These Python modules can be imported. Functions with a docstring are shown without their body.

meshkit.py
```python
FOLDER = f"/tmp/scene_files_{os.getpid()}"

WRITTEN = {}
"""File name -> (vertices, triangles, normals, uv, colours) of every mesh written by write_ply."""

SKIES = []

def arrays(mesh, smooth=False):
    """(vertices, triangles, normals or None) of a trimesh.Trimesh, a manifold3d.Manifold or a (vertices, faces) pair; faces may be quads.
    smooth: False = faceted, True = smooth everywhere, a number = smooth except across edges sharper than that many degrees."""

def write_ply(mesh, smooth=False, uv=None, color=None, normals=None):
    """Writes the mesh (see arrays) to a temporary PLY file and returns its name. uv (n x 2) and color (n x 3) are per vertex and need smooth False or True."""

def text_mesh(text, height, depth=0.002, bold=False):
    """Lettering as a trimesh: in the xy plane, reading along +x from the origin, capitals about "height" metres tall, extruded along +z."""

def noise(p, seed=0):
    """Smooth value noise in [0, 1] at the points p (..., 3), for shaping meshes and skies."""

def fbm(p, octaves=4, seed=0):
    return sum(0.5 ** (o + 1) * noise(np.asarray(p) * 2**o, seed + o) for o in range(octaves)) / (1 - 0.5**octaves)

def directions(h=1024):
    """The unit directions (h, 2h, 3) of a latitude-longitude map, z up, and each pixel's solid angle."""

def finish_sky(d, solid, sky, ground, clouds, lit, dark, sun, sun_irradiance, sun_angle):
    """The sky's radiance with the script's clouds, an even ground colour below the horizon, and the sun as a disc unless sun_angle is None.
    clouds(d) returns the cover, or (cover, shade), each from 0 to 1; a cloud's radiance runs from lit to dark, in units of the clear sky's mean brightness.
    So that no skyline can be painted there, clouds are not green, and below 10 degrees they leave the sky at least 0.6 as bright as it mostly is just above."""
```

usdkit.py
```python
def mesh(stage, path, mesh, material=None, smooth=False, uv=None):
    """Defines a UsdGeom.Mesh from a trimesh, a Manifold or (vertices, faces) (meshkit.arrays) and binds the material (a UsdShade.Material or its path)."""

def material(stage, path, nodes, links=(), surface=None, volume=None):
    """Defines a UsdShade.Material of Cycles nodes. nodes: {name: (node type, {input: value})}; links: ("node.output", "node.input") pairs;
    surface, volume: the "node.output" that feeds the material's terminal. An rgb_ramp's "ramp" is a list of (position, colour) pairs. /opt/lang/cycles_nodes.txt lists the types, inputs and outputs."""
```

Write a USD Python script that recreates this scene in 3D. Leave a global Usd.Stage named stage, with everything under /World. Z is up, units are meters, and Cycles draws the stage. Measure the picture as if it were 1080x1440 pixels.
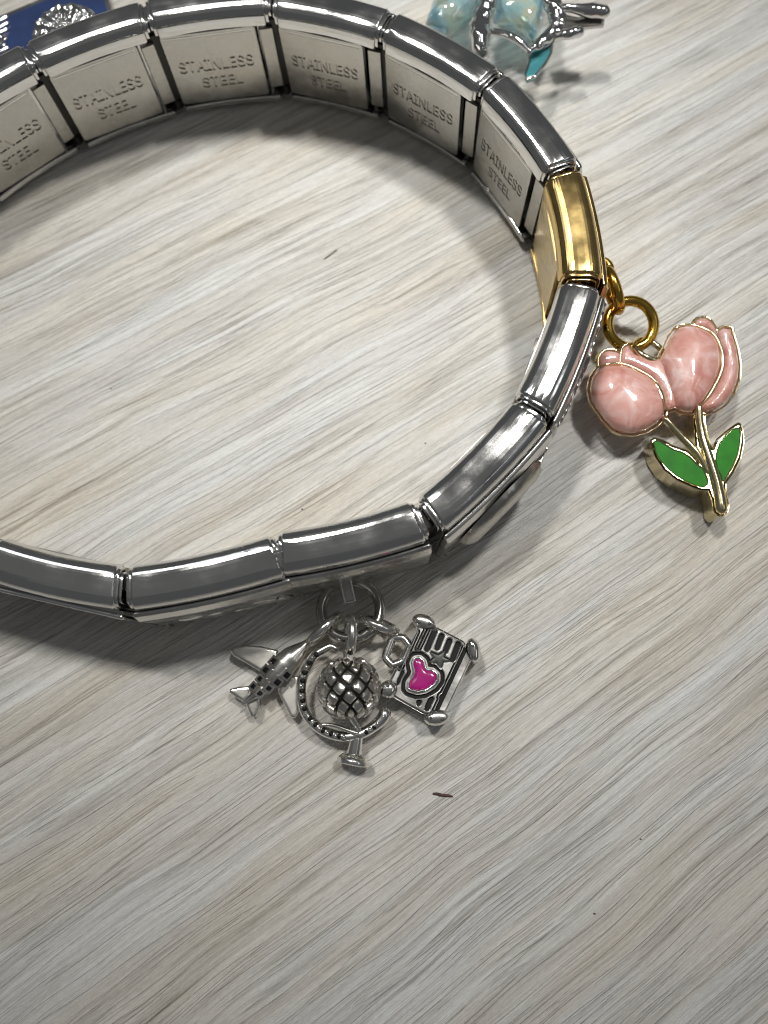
import math, numpy as np, trimesh, usdkit, meshkit
from pxr import Usd, UsdGeom, UsdLux, UsdShade, Gf, Sdf
from shapely.geometry import Polygon, LineString, Point, box
from shapely.ops import unary_union
from shapely import affinity
from scipy.spatial import Delaunay

stage = Usd.Stage.CreateInMemory()
UsdGeom.SetStageUpAxis(stage, UsdGeom.Tokens.z)
UsdGeom.SetStageMetersPerUnit(stage, 1.0)
UsdGeom.Xform.Define(stage, '/World')
stage.SetDefaultPrim(stage.GetPrimAtPath('/World'))
UsdGeom.Scope.Define(stage, '/World/Looks')
rng = np.random.default_rng(7)
MM = 0.001          # everything below is laid out in millimetres

# ------------------------------------------------------------------ camera
FPX, NADIR, CAMZ = 1200.0, (585.0, 1010.0), 61.0      # focal length in pixels of a 1080 wide picture, foot of the plumb line, height in mm
_d = np.array([NADIR[0] - 540, -(NADIR[1] - 720), -FPX]); _d /= np.linalg.norm(_d)
_z = -_d; _x = np.array([1.0, 0, 0]); _x -= _z * (_x @ _z); _x /= np.linalg.norm(_x); _y = np.cross(_z, _x)
RC = np.stack([_x, _y, _z])
cam = UsdGeom.Camera.Define(stage, '/World/Camera')
m4 = np.eye(4); m4[:3, :3] = RC.T; m4[3, :3] = (0, 0, CAMZ * MM)
cam.AddTransformOp().Set(Gf.Matrix4d(m4.tolist()))
cam.CreateHorizontalApertureAttr(9.0); cam.CreateVerticalApertureAttr(12.0)
cam.CreateFocalLengthAttr(9.0 * FPX / 1080)
cam.CreateClippingRangeAttr(Gf.Vec2f(0.002, 50))
cam.CreateFStopAttr(11.0); cam.CreateFocusDistanceAttr(0.0575)
cam.CreateExposureAttr(0.0)

def P(px, py, z):
    """The point of the horizontal plane at height z (mm) that the photograph shows at a pixel."""
    v = RC @ np.array([px - 540.0, -(py - 720.0), -FPX])
    return np.array([0, 0, CAMZ]) + (z - CAMZ) / v[2] * v

def zoomed(pts, off, s):
    return [(off[0] + x / s, off[1] + y / s) for x, y in pts]

# ------------------------------------------------------------------ light: a dim room with ceiling panels and a lamp
def rect_light(name, pos, target, w, h, power, color):
    l = UsdLux.RectLight.Define(stage, '/World/' + name)
    l.CreateWidthAttr(w); l.CreateHeightAttr(h); l.CreateIntensityAttr(power); l.CreateNormalizeAttr(True)
    l.CreateColorAttr(Gf.Vec3f(*color))
    z = np.array(pos, float) - np.array(target, float); z /= np.linalg.norm(z)
    x = np.cross([0, 1, 0.01], z); x /= np.linalg.norm(x); y = np.cross(z, x)
    m = np.eye(4); m[0, :3], m[1, :3], m[2, :3], m[3, :3] = x, y, z, pos
    l.AddTransformOp().Set(Gf.Matrix4d(m.tolist()))
    return l

def spot_light(name, pos, target, radius, cone, soft, power, color):
    l = UsdLux.SphereLight.Define(stage, '/World/' + name)
    l.CreateRadiusAttr(radius); l.CreateIntensityAttr(power); l.CreateNormalizeAttr(True); l.CreateColorAttr(Gf.Vec3f(*color))
    sh = UsdLux.ShapingAPI.Apply(l.GetPrim()); sh.CreateShapingConeAngleAttr(cone); sh.CreateShapingConeSoftnessAttr(soft)
    z = np.array(pos, float) - np.array(target, float); z /= np.linalg.norm(z)
    x = np.cross([0, 1, 0.01], z); x /= np.linalg.norm(x); y = np.cross(z, x)
    m = np.eye(4); m[0, :3], m[1, :3], m[2, :3], m[3, :3] = x, y, z, pos
    l.AddTransformOp().Set(Gf.Matrix4d(m.tolist()))

AIM = (-0.001, 0.040, 0)
spot_light('desk_lamp', (0.20, 0.27, 0.70), AIM, 0.046, 5.1, 1.0, 5.1, (1.0, 0.985, 0.94))
spot_light('desk_lamp_001', (-0.15, 0.30, 0.70), AIM, 0.046, 5.1, 1.0, 4.9, (1.0, 0.985, 0.94))
rect_light('ceiling_lamp', (-0.75, 0.95, 1.5), (0, 0.03, 0), 0.9, 0.12, 0.4, (0.92, 0.96, 1.0))
rect_light('ceiling_lamp_001', (1.15, -0.15, 1.3), (0, 0.03, 0), 0.12, 0.9, 0.25, (0.95, 0.97, 1.0))
rect_light('ceiling_lamp_002', (0, 0.3, 2.3), (0, 0.1, 0), 3.0, 3.0, 0.34, (1.0, 0.98, 0.94))
dome = UsdLux.DomeLight.Define(stage, '/World/sky')
dome.CreateIntensityAttr(1.0)
dome_mat = usdkit.material(stage, '/World/Looks/room_air', {
    'b': ('background_shader', {'color': (0.95, 0.97, 1.0), 'strength': 0.09})}, [], surface='b.background')
UsdShade.MaterialBindingAPI.Apply(dome.GetPrim()).Bind(dome_mat)

# ------------------------------------------------------------------ materials
def metal(name, col, rough, scratch=0.25, scale=(2500, 2500, 2500), noise=0.06, rvar=0.08):
    return usdkit.material(stage, '/World/Looks/' + name, {
        'tc': ('texture_coordinate', {}),
        'mp': ('mapping', {'scale': scale}),
        'n': ('noise_texture', {'scale': 1.0, 'detail': 4.0, 'roughness': 0.65}),
        'n2': ('noise_texture', {'scale': 420.0, 'detail': 3.0}),
        'r': ('map_range', {'from_min': 0.3, 'from_max': 0.7, 'to_min': max(rough - rvar, 0.02), 'to_max': rough + rvar}),
        'c': ('mix_color', {'blend_type': 'multiply', 'fac': noise * 4, 'a': col}),
        'cr': ('rgb_ramp', {'ramp': [(0.3, (0.72, 0.70, 0.67)), (0.65, (1, 1, 1))]}),
        'b': ('bump', {'strength': scratch, 'distance': 0.00002}),
        'p': ('principled_bsdf', {'metallic': 1.0}),
    }, [('tc.object', 'mp.vector'), ('mp.vector', 'n.vector'), ('tc.object', 'n2.vector'), ('n2.fac', 'r.value'), ('r.result', 'p.roughness'),
        ('n2.fac', 'cr.fac'), ('cr.color', 'c.b'), ('c.result', 'p.base_color'), ('n.fac', 'b.height'), ('b.normal', 'p.normal')], surface='p.BSDF')

def paint(name, col, rough=0.3, coat=0.0, spec=0.5, bump=0.0):
    return usdkit.material(stage, '/World/Looks/' + name, {
        'tc': ('texture_coordinate', {}),
        'n': ('noise_texture', {'scale': 900.0, 'detail': 4.0}),
        'cr': ('rgb_ramp', {'ramp': [(0.3, tuple(0.8 * c for c in col)), (0.7, tuple(min(1, 1.15 * c) for c in col))]}),
        'b': ('bump', {'strength': bump, 'distance': 0.00003}),
        'p': ('principled_bsdf', {'roughness': rough, 'coat_weight': coat, 'coat_roughness': 0.05, 'specular_ior_level': spec}),
    }, [('tc.object', 'n.vector'), ('n.fac', 'cr.fac'), ('cr.color', 'p.base_color'), ('n.fac', 'b.height'), ('b.normal', 'p.normal')], surface='p.BSDF')

M = {}
M['steel'] = metal('polished_steel', (0.70, 0.695, 0.68), 0.115, 0.3, (1300, 1300, 1300), 0.035, 0.075)
M['plate'] = metal('brushed_steel', (0.49, 0.475, 0.44), 0.27, 0.2, (900, 900, 9000), 0.03)
M['strip'] = metal('dull_steel', (0.50, 0.485, 0.45), 0.33, 0.35, (900, 900, 7000))
M['face'] = metal('satin_steel', (0.62, 0.61, 0.585), 0.24, 0.2, (1500, 1500, 1500))
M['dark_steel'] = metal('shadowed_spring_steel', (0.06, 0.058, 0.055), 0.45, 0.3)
M['gold'] = metal('polished_gold', (0.68, 0.49, 0.20), 0.17, 0.15, (1500, 1500, 1500))
M['gold_plate'] = metal('satin_gold', (0.72, 0.58, 0.33), 0.34, 0.4, (9000, 900, 900))
M['deep_gold'] = metal('deep_gold', (0.66, 0.42, 0.08), 0.16, 0.12)
M['pale_gold'] = metal('pale_gold', (0.80, 0.70, 0.44), 0.17, 0.15)
M['silver'] = metal('antique_silver', (0.86, 0.845, 0.81), 0.20, 0.7, (1100, 1100, 1100), 0.10)
M['cast_silver'] = metal('cast_silver', (0.86, 0.845, 0.81), 0.25, 0.9, (1100, 1100, 1100), 0.22)
M['ring_silver'] = metal('ring_steel', (0.52, 0.51, 0.485), 0.16, 0.12)
M['chrome'] = metal('bright_rhodium', (0.72, 0.72, 0.715), 0.09, 0.3, (1300, 1300, 1300))
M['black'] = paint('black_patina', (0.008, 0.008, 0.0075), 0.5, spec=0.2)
M['soot'] = paint('grey_patina', (0.075, 0.08, 0.075), 0.35)
M['green'] = paint('green_enamel', (0.018, 0.215, 0.008), 0.45, 0.0, spec=0.15, bump=0.08)
M['magenta'] = paint('magenta_enamel', (0.42, 0.012, 0.19), 0.22, 0.5)
M['blue'] = paint('blue_enamel', (0.005, 0.028, 0.125), 0.3, 0.3)
M['teal'] = paint('teal_enamel', (0.05, 0.25, 0.28), 0.2, 0.6)
M['lint'] = paint('brown_fibre', (0.10, 0.055, 0.045), 0.7)
M['grey_lint'] = paint('grey_fibre', (0.13, 0.125, 0.12), 0.7)
M['pink'] = usdkit.material(stage, '/World/Looks/pearl_pink_enamel', {
    'tc': ('texture_coordinate', {}),
    'mp': ('mapping', {'scale': (420, 420, 420)}),
    'w': ('noise_texture', {'scale': 1.0, 'detail': 5.0, 'roughness': 0.55, 'distortion': 1.6}),
    'f': ('noise_texture', {'scale': 9000.0, 'detail': 2.0}),
    'cr': ('rgb_ramp', {'ramp': [(0.34, (0.62, 0.25, 0.205)), (0.46, (0.73, 0.36, 0.31)), (0.55, (0.79, 0.45, 0.405)), (0.66, (0.87, 0.60, 0.57))]}),
    'mr': ('map_range', {'from_min': 0.4, 'from_max': 0.62, 'to_min': 0.16, 'to_max': 0.42}),
    'b': ('bump', {'strength': 0.12, 'distance': 0.00004}),
    'p': ('principled_bsdf', {'roughness': 0.36, 'coat_weight': 1.0, 'coat_roughness': 0.05, 'subsurface_weight': 0.12, 'subsurface_radius': (1.0, 0.4, 0.3), 'subsurface_scale': 0.0004}),
}, [('tc.object', 'mp.vector'), ('mp.vector', 'w.vector'), ('tc.object', 'f.vector'), ('w.fac', 'cr.fac'), ('cr.color', 'p.base_color'), ('w.fac', 'b.height'), ('b.normal', 'p.normal')], surface='p.BSDF')
M['crystal'] = usdkit.material(stage, '/World/Looks/iridescent_blue_crystal', {
    'tc': ('texture_coordinate', {}),
    'n': ('noise_texture', {'scale': 380.0, 'detail': 3.0, 'distortion': 1.2}),
    'cr': ('rgb_ramp', {'ramp': [(0.34, (0.25, 0.50, 0.74)), (0.46, (0.46, 0.74, 0.78)), (0.58, (0.62, 0.83, 0.83)), (0.66, (0.80, 0.86, 0.62)), (0.75, (0.55, 0.70, 0.90))]}),
    'tf': ('map_range', {'from_min': 0.3, 'from_max': 0.7, 'to_min': 260.0, 'to_max': 620.0}),
    'b': ('bump', {'strength': 0.25, 'distance': 0.00012}),
    'p': ('principled_bsdf', {'roughness': 0.06, 'ior': 1.6, 'transmission_weight': 0.72, 'coat_weight': 0.6, 'coat_roughness': 0.04, 'thin_film_ior': 1.9}),
}, [('tc.object', 'n.vector'), ('n.fac', 'cr.fac'), ('cr.color', 'p.base_color'), ('n.fac', 'tf.value'), ('tf.result', 'p.thin_film_thickness'), ('n.fac', 'b.height'), ('b.normal', 'p.normal')], surface='p.BSDF')

WOOD = [(0.60, 0.58, 0.55), (0.65, 0.635, 0.612), (0.685, 0.68, 0.662), (0.72, 0.725, 0.72)]
def wood():
    N = {'g': ('geometry', {}), 'mm': ('vector_math', {'math_type': 'scale', 'scale': 1000.0}),
         'rot': ('mapping', {'rotation': (0, 0, -math.radians(34.5))}), 's': ('separate_xyz', {}),
         'turn': ('map_range', {'clamp': True, 'from_min': -26.0, 'from_max': 34.0, 'to_min': 0.08, 'to_max': -0.10}),      # the grain turns slowly across the board
         'shear': ('math', {'math_type': 'multiply'}), 'v1': ('math', {'math_type': 'subtract'}),
         'u_w': ('math', {'math_type': 'multiply', 'value2': 0.07}), 'v_w': ('math', {'math_type': 'multiply', 'value2': 0.10}), 'c_w': ('combine_xyz', {}),
         'n_warp': ('noise_texture', {'scale': 1.0, 'detail': 1.0}),
         'warp': ('map_range', {'from_min': 0.2, 'from_max': 0.8, 'to_min': -0.35, 'to_max': 0.35}),
         'v2': ('math', {'math_type': 'add'})}
    L = [('g.position', 'mm.vector1'), ('mm.vector', 'rot.vector'), ('rot.vector', 's.vector'),
         ('s.y', 'turn.value'), ('turn.result', 'shear.value1'), ('s.x', 'shear.value2'),
         ('s.y', 'v1.value1'), ('shear.value', 'v1.value2'), ('s.x', 'u_w.value1'), ('s.y', 'v_w.value1'), ('u_w.value', 'c_w.x'), ('v_w.value', 'c_w.y'),
         ('c_w.vector', 'n_warp.vector'), ('n_warp.fac', 'warp.value'), ('v1.value', 'v2.value1'), ('warp.result', 'v2.value2')]
    def layer(tag, ku, kv, detail, rough, z=0.0, distortion=0.0):
        N['x_' + tag] = ('math', {'math_type': 'multiply', 'value2': ku}); N['y_' + tag] = ('math', {'math_type': 'multiply', 'value2': kv})
        N['c_' + tag] = ('combine_xyz', {'z': z}); N[tag] = ('noise_texture', {'scale': 1.0, 'detail': detail, 'roughness': rough, 'distortion': distortion})
        L.extend([('s.x', f'x_{tag}.value1'), ('v2.value', f'y_{tag}.value1'), (f'x_{tag}.value', f'c_{tag}.x'), (f'y_{tag}.value', f'c_{tag}.y'), (f'c_{tag}.vector', f'{tag}.vector')])
    layer('bands', 0.016, 0.42, 3.0, 0.55)
    layer('streaks', 0.075, 1.75, 4.0, 0.60, 3.7, 0.35)
    layer('pores', 0.11, 3.7, 3.0, 0.62, 9.1, 0.2)
    layer('beige', 0.04, 0.22, 2.0, 0.5, 5.5)
    layer('speckle', 2.2, 7.0, 3.0, 0.7, 1.2)
    layer('lines', 0.035, 1.1, 2.0, 0.55, 21.0)
    layer('patches', 0.05, 0.30, 2.0, 0.5, 14.0)
    N.update({
        'ra': ('rgb_ramp', {'ramp': [(0.30, WOOD[0]), (0.44, WOOD[1]), (0.55, WOOD[2]), (0.70, WOOD[3])]}),
        'rb': ('rgb_ramp', {'ramp': [(0.32, (0.62, 0.60, 0.565)), (0.44, (0.89, 0.88, 0.86)), (0.52, (1.0, 1.0, 0.985)), (0.61, (1.14, 1.155, 1.16))]}),
        'rd': ('rgb_ramp', {'ramp': [(0.31, (0.50, 0.47, 0.43)), (0.38, (0.82, 0.81, 0.79)), (0.44, (1, 1, 1))]}),
        'rp': ('map_range', {'clamp': True, 'from_min': 0.38, 'from_max': 0.64, 'to_min': 0.22, 'to_max': 0.9}),
        'rw': ('rgb_ramp', {'ramp': [(0.42, (1, 1, 1)), (0.66, (0.99, 0.935, 0.855))]}),
        'rf': ('rgb_ramp', {'ramp': [(0.30, (0.88, 0.88, 0.88)), (0.66, (1.07, 1.07, 1.07))]}),
        'l0': ('math', {'math_type': 'subtract', 'value2': 0.5}), 'l1': ('math', {'math_type': 'absolute'}),
        'rl': ('map_range', {'clamp': True, 'from_min': 0.004, 'from_max': 0.018, 'to_min': 0.86, 'to_max': 1.0}),
        'm5': ('mix_color', {'blend_type': 'multiply', 'fac': 0.9}), 'h2': ('math', {'math_type': 'multiply_add', 'value2': 1.2}),
        'm1': ('mix_color', {'blend_type': 'multiply'}), 'm2': ('mix_color', {'blend_type': 'multiply'}),
        'm3': ('mix_color', {'blend_type': 'multiply', 'fac': 1.0}), 'm4': ('mix_color', {'blend_type': 'multiply', 'fac': 0.8}),
        'h': ('math', {'math_type': 'multiply_add', 'value2': 0.7}), 'b': ('bump', {'strength': 0.9, 'distance': 0.00024}),
        'rr': ('map_range', {'from_min': 0.3, 'from_max': 0.7, 'to_min': 0.40, 'to_max': 0.58}),
        'p': ('principled_bsdf', {'specular_ior_level': 0.4})})
    L.extend([('patches.fac', 'rp.value'), ('rp.result', 'm1.fac'), ('rp.result', 'm2.fac'), ('bands.fac', 'ra.fac'), ('streaks.fac', 'rb.fac'), ('pores.fac', 'rd.fac'), ('beige.fac', 'rw.fac'), ('speckle.fac', 'rf.fac'),
              ('ra.color', 'm1.a'), ('rb.color', 'm1.b'), ('m1.result', 'm2.a'), ('rd.color', 'm2.b'), ('m2.result', 'm3.a'), ('rw.color', 'm3.b'),
              ('lines.fac', 'l0.value1'), ('l0.value', 'l1.value1'), ('l1.value', 'rl.value'), ('rl.result', 'm5.b'), ('m3.result', 'm5.a'), ('m5.result', 'm4.a'), ('rf.color', 'm4.b'), ('m4.result', 'p.base_color'), ('pores.fac', 'h.value1'), ('streaks.fac', 'h.value3'),
              ('rl.result', 'h2.value1'), ('h.value', 'h2.value3'), ('h2.value', 'b.height'), ('b.normal', 'p.normal'), ('streaks.fac', 'rr.value'), ('rr.result', 'p.roughness')])
    return usdkit.material(stage, '/World/Looks/pale_wood_grain', N, L, surface='p.BSDF')
M['wood'] = wood()

# ------------------------------------------------------------------ mesh helpers (mm)
used = {}
def put(name, mesh, mat, parent='/World', label=None, smooth=35, origin=None):
    parent = str(parent.GetPath()) if hasattr(parent, 'GetPath') else parent
    k = used[(parent, name)] = used.get((parent, name), -1) + 1
    path = f'{parent}/{name}' + (f'_{k:03d}' if k else '')
    v, f = np.asarray(mesh.vertices, float), np.asarray(mesh.faces)
    o = ORIG.get(parent.split('/')[2] if parent.count('/') > 1 else '', np.zeros(3)) if origin is None else origin
    p = usdkit.mesh(stage, path, trimesh.Trimesh((v - o) * MM, f, process=False), M[mat] if isinstance(mat, str) else mat, smooth=smooth).GetPrim()
    if label: p.SetCustomDataByKey('label', label)
    return p
ORIG = {}
def thing(name, label, cat, base, group=None):
    k = used[('/World', name)] = used.get(('/World', name), -1) + 1
    name += f'_{k:03d}' if k else ''
    x = UsdGeom.Xform.Define(stage, '/World/' + name); x.AddTranslateOp().Set(Gf.Vec3d(*(np.array(base, float) * MM)))
    ORIG[name] = np.array(base, float)
    p = x.GetPrim(); p.SetCustomDataByKey('label', label); p.SetCustomDataByKey('category', cat)
    if group: p.SetCustomDataByKey('group', group)
    return p

cat = trimesh.util.concatenate
def T(v, f):
    m = trimesh.Trimesh(np.asarray(v, float), np.asarray(f, int), process=False); return m

def grid_faces(nr, nc, closed=True):
    f = []
    for i in range(nr - 1):
        for j in range(nc if closed else nc - 1):
            a, b = i * nc + j, i * nc + (j + 1) % nc
            f += [(a, b, b + nc), (a, b + nc, a + nc)]
    return f

def tube(pts, r, n=12, closed=False, flat=1.0, up=(0, 0, 1), caps=True):
    """Swept circle (flattened by flat along up); radii may vary; round ends."""
    p = np.asarray(pts, float); r = np.broadcast_to(np.asarray(r, float), (len(p),)).copy()
    if closed:
        t = np.roll(p, -1, 0) - np.roll(p, 1, 0)
    else:
        if caps:
            t0 = (p[0] - p[1]) / np.linalg.norm(p[0] - p[1]); t1 = (p[-1] - p[-2]) / np.linalg.norm(p[-1] - p[-2])
            a = np.radians([88, 60, 30]); b = a[::-1]
            p = np.vstack([p[0] + np.outer(np.sin(a) * r[0], t0), p, p[-1] + np.outer(np.sin(b) * r[-1], t1)])
            r = np.r_[np.cos(a) * r[0], r, np.cos(b) * r[-1]]
        t = np.gradient(p, axis=0)
    t /= np.linalg.norm(t, axis=1, keepdims=True) + 1e-12
    u = np.asarray(up, float); s = np.cross(t, u); bad = np.linalg.norm(s, axis=1) < 1e-3
    s[bad] = np.cross(t[bad], [0.3, 0.9, 0.1]); s /= np.linalg.norm(s, axis=1, keepdims=True)
    w = np.cross(s, t)
    a = np.linspace(0, 2 * np.pi, n, endpoint=False)
    v = p[:, None] + r[:, None, None] * (np.cos(a)[None, :, None] * s[:, None] + flat * np.sin(a)[None, :, None] * w[:, None])
    v = v.reshape(-1, 3)
    if closed:
        v = np.vstack([v, v[:n]]); f = grid_faces(len(p) + 1, n)
        m = T(v, f); m.merge_vertices(); return m
    f = grid_faces(len(p), n); k = len(v); v = np.vstack([v, p[:1], p[-1:]])
    f += [(k, (j + 1) % n, j) for j in range(n)] + [(k + 1, k - n + j, k - n + (j + 1) % n) for j in range(n)]
    m = T(v, f); m.fix_normals(); return m

def spline(pts, n=40):
    from scipy.interpolate import CubicSpline
    p = np.asarray(pts, float); d = np.r_[0, np.cumsum(np.linalg.norm(np.diff(p, axis=0), axis=1))]
    return CubicSpline(d, p)(np.linspace(0, d[-1], n))

def ring(c, R, r, axis=(0, 0, 1), start=(1, 0, 0), n=48, m=14, squash=1.0):
    a = np.asarray(axis, float); a /= np.linalg.norm(a); s = np.asarray(start, float); s = s - a * (s @ a); s /= np.linalg.norm(s); q = np.cross(a, s)
    th = np.linspace(0, 2 * np.pi, n, endpoint=False)
    return tube(np.asarray(c) + R * (np.cos(th)[:, None] * s + squash * np.sin(th)[:, None] * q), r, m, closed=True, up=a)

def poly(px, z, smooth=0.0):
    g = Polygon([tuple(P(x, y, z)[:2]) for x, y in px]).buffer(0)
    if smooth: g = g.buffer(smooth, 8).buffer(-2 * smooth, 8).buffer(smooth, 8)
    return g

def extr(g, z0, z1):
    parts = [trimesh.creation.extrude_polygon(h, z1 - z0, engine='earcut') for h in getattr(g, 'geoms', [g]) if h.area > 1e-4]
    m = cat(parts); m.apply_translation((0, 0, z0)); return m

def bevel_extr(g, z0, z1, b=0.12):
    """Extrusion whose upper edge is rounded by b."""
    out = []
    for h in getattr(g, 'geoms', [g]):
        if h.area < 1e-3: continue
        loops = []
        for line in [h.exterior, *h.interiors]:
            n = max(14, int(line.length / 0.11))
            q = np.array([line.interpolate(k / n, normalized=True).coords[0] for k in range(n)])
            ccw = Polygon(q).exterior.is_ccw
            if ccw != (line is h.exterior): q = q[::-1]
            t = np.roll(q, -1, 0) - np.roll(q, 1, 0); t /= np.linalg.norm(t, axis=1, keepdims=True) + 1e-12
            loops.append((q, np.c_[-t[:, 1], t[:, 0]]))
        inner = None
        for q, nor in loops:
            rows = [np.c_[q, np.full(len(q), z0)]] + [np.c_[q + nor * b * (1 - math.cos(a)), np.full(len(q), z1 - b + b * math.sin(a))] for a in np.radians([0, 30, 60, 90])]
            out.append(T(np.vstack(rows), grid_faces(5, len(q))))
        tops = [q + nor * b for q, nor in loops]
        pg = Polygon(tops[0], tops[1:])
        if not pg.is_valid: pg = h.buffer(-b)
        for k in getattr(pg, 'geoms', [pg]):
            if k.area < 1e-4: continue
            v, f = trimesh.creation.triangulate_polygon(k, engine='earcut')
            v = np.c_[v, np.full(len(v), z1)]; fl = np.cross(v[f[:, 1]] - v[f[:, 0]], v[f[:, 2]] - v[f[:, 0]])[:, 2] < 0; f = np.array(f); f[fl] = f[fl][:, ::-1]
            out.append(T(v, f))
    m = cat(out); m.merge_vertices(digits_vertex=5); return m

def inflate(g, h, z, rim=None, step=0.16, power=2.0, skirt=0.0, bump=None):
    """A domed cushion over the polygon g: height h reached 'rim' mm inside the outline."""
    out = []
    for q in getattr(g, 'geoms', [g]):
        if q.area < 1e-3: continue
        minx, miny, maxx, maxy = q.bounds
        inr = rim if rim else None
        st = step or max(0.14, min(maxx - minx, maxy - miny) / 14)
        edge = []
        for ringline in [q.exterior, *q.interiors]:
            n = max(12, int(ringline.length / (st * 0.6)))
            edge += [ringline.interpolate(i / n, normalized=True).coords[0] for i in range(n)]
        inner = []
        levels = [0.03, 0.10, 0.25, 0.5, 0.8] if inr else []
        for lv in levels:
            e = q.buffer(-lv * inr)
            for ee in getattr(e, 'geoms', [e]):
                if ee.is_empty or ee.area < 1e-4: continue
                n = max(8, int(ee.exterior.length / (st * 0.7)))
                inner += [ee.exterior.interpolate(i / n, normalized=True).coords[0] for i in range(n)]
                for hole in ee.interiors:
                    n = max(8, int(hole.length / (st * 0.7))); inner += [hole.interpolate(i / n, normalized=True).coords[0] for i in range(n)]
        gx, gy = np.meshgrid(np.arange(minx, maxx, st), np.arange(miny, maxy, st))
        gp = np.c_[gx.ravel(), gy.ravel()]
        core = q.buffer(-st * 0.45)
        inner += [tuple(p) for p in gp if core.contains(Point(p))]
        pts = np.array(edge + inner)
        tri = Delaunay(pts).simplices
        cen = pts[tri].mean(1)
        qq = q.buffer(1e-4)
        tri = tri[[qq.contains(Point(c)) for c in cen]]
        d = np.array([q.boundary.distance(Point(p)) for p in pts]); d[:len(edge)] = 0
        D = inr or d.max()
        x = np.clip(d / D, 0, 1)
        zz = h * (1 - (1 - x) ** power) ** (1 / power)
        v = np.c_[pts, z + zz]
        if bump is not None: v[:, 2] += bump(v) * np.clip(x * 3, 0, 1)
        a, b, c = v[tri[:, 0]], v[tri[:, 1]], v[tri[:, 2]]
        flip = np.cross(b - a, c - a)[:, 2] < 0
        tri[flip] = tri[flip][:, ::-1]
        out.append(T(v, tri))
    return cat(out)

def rbox(sx, sy, sz, r=0.1, c=(0, 0, 0)):
    g = box(-sx / 2 + r, -sy / 2 + r, sx / 2 - r, sy / 2 - r).buffer(r, 3)
    zs = [(-sz / 2, r * 0.8), (-sz / 2 + r * 0.3, r * 0.25), (-sz / 2 + r, 0), (sz / 2 - r, 0), (sz / 2 - r * 0.3, r * 0.25), (sz / 2, r * 0.8)]
    base = np.array(g.exterior.coords)[:-1][::-1] if not g.exterior.is_ccw else np.array(g.exterior.coords)[:-1]
    cen = base.mean(0); rows = []
    for z, ins in zs:
        k = base - cen; f = 1 - ins / np.maximum(np.abs(k).max(0), 1e-9); rows.append(np.c_[cen + k * f, np.full(len(k), z)])
    n = len(base); v = np.vstack(rows + [[[*cen, zs[0][0]], [*cen, zs[-1][0]]]]); f = grid_faces(len(zs), n); k = len(v) - 2
    f += [(k, (j + 1) % n, j) for j in range(n)] + [(k + 1, (len(zs) - 1) * n + j, (len(zs) - 1) * n + (j + 1) % n) for j in range(n)]
    m = T(v, f); m.apply_translation(c); return m

def ball(c, r, n=2):
    m = trimesh.creation.icosphere(n, 1.0); m.apply_scale(r); m.apply_translation(c); return m

# ------------------------------------------------------------------ the table
tt = trimesh.creation.box((520, 460, 18)); tt.apply_translation((0, 25, -9))
p = put('tabletop', tt, 'wood', smooth=False)
p.SetCustomDataByKey('kind', 'structure')

# ------------------------------------------------------------------ the bracelet
ZJ = 8.4
JPX = [(62, 113), (216, 57), (383, 36), (534, 70), (670, 146), (762, 262), (787, 404), (722, 567), (583, 706), (390, 752), (184, 797), (6, 757)]
J = [P(x, y, ZJ)[:2] for x, y in JPX]
first = P(0, 152, ZJ)[:2] - J[0]; J.insert(0, J[0] + first / np.linalg.norm(first) * 8.5)
CEN = np.array([-11.6, 30.0])
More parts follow.
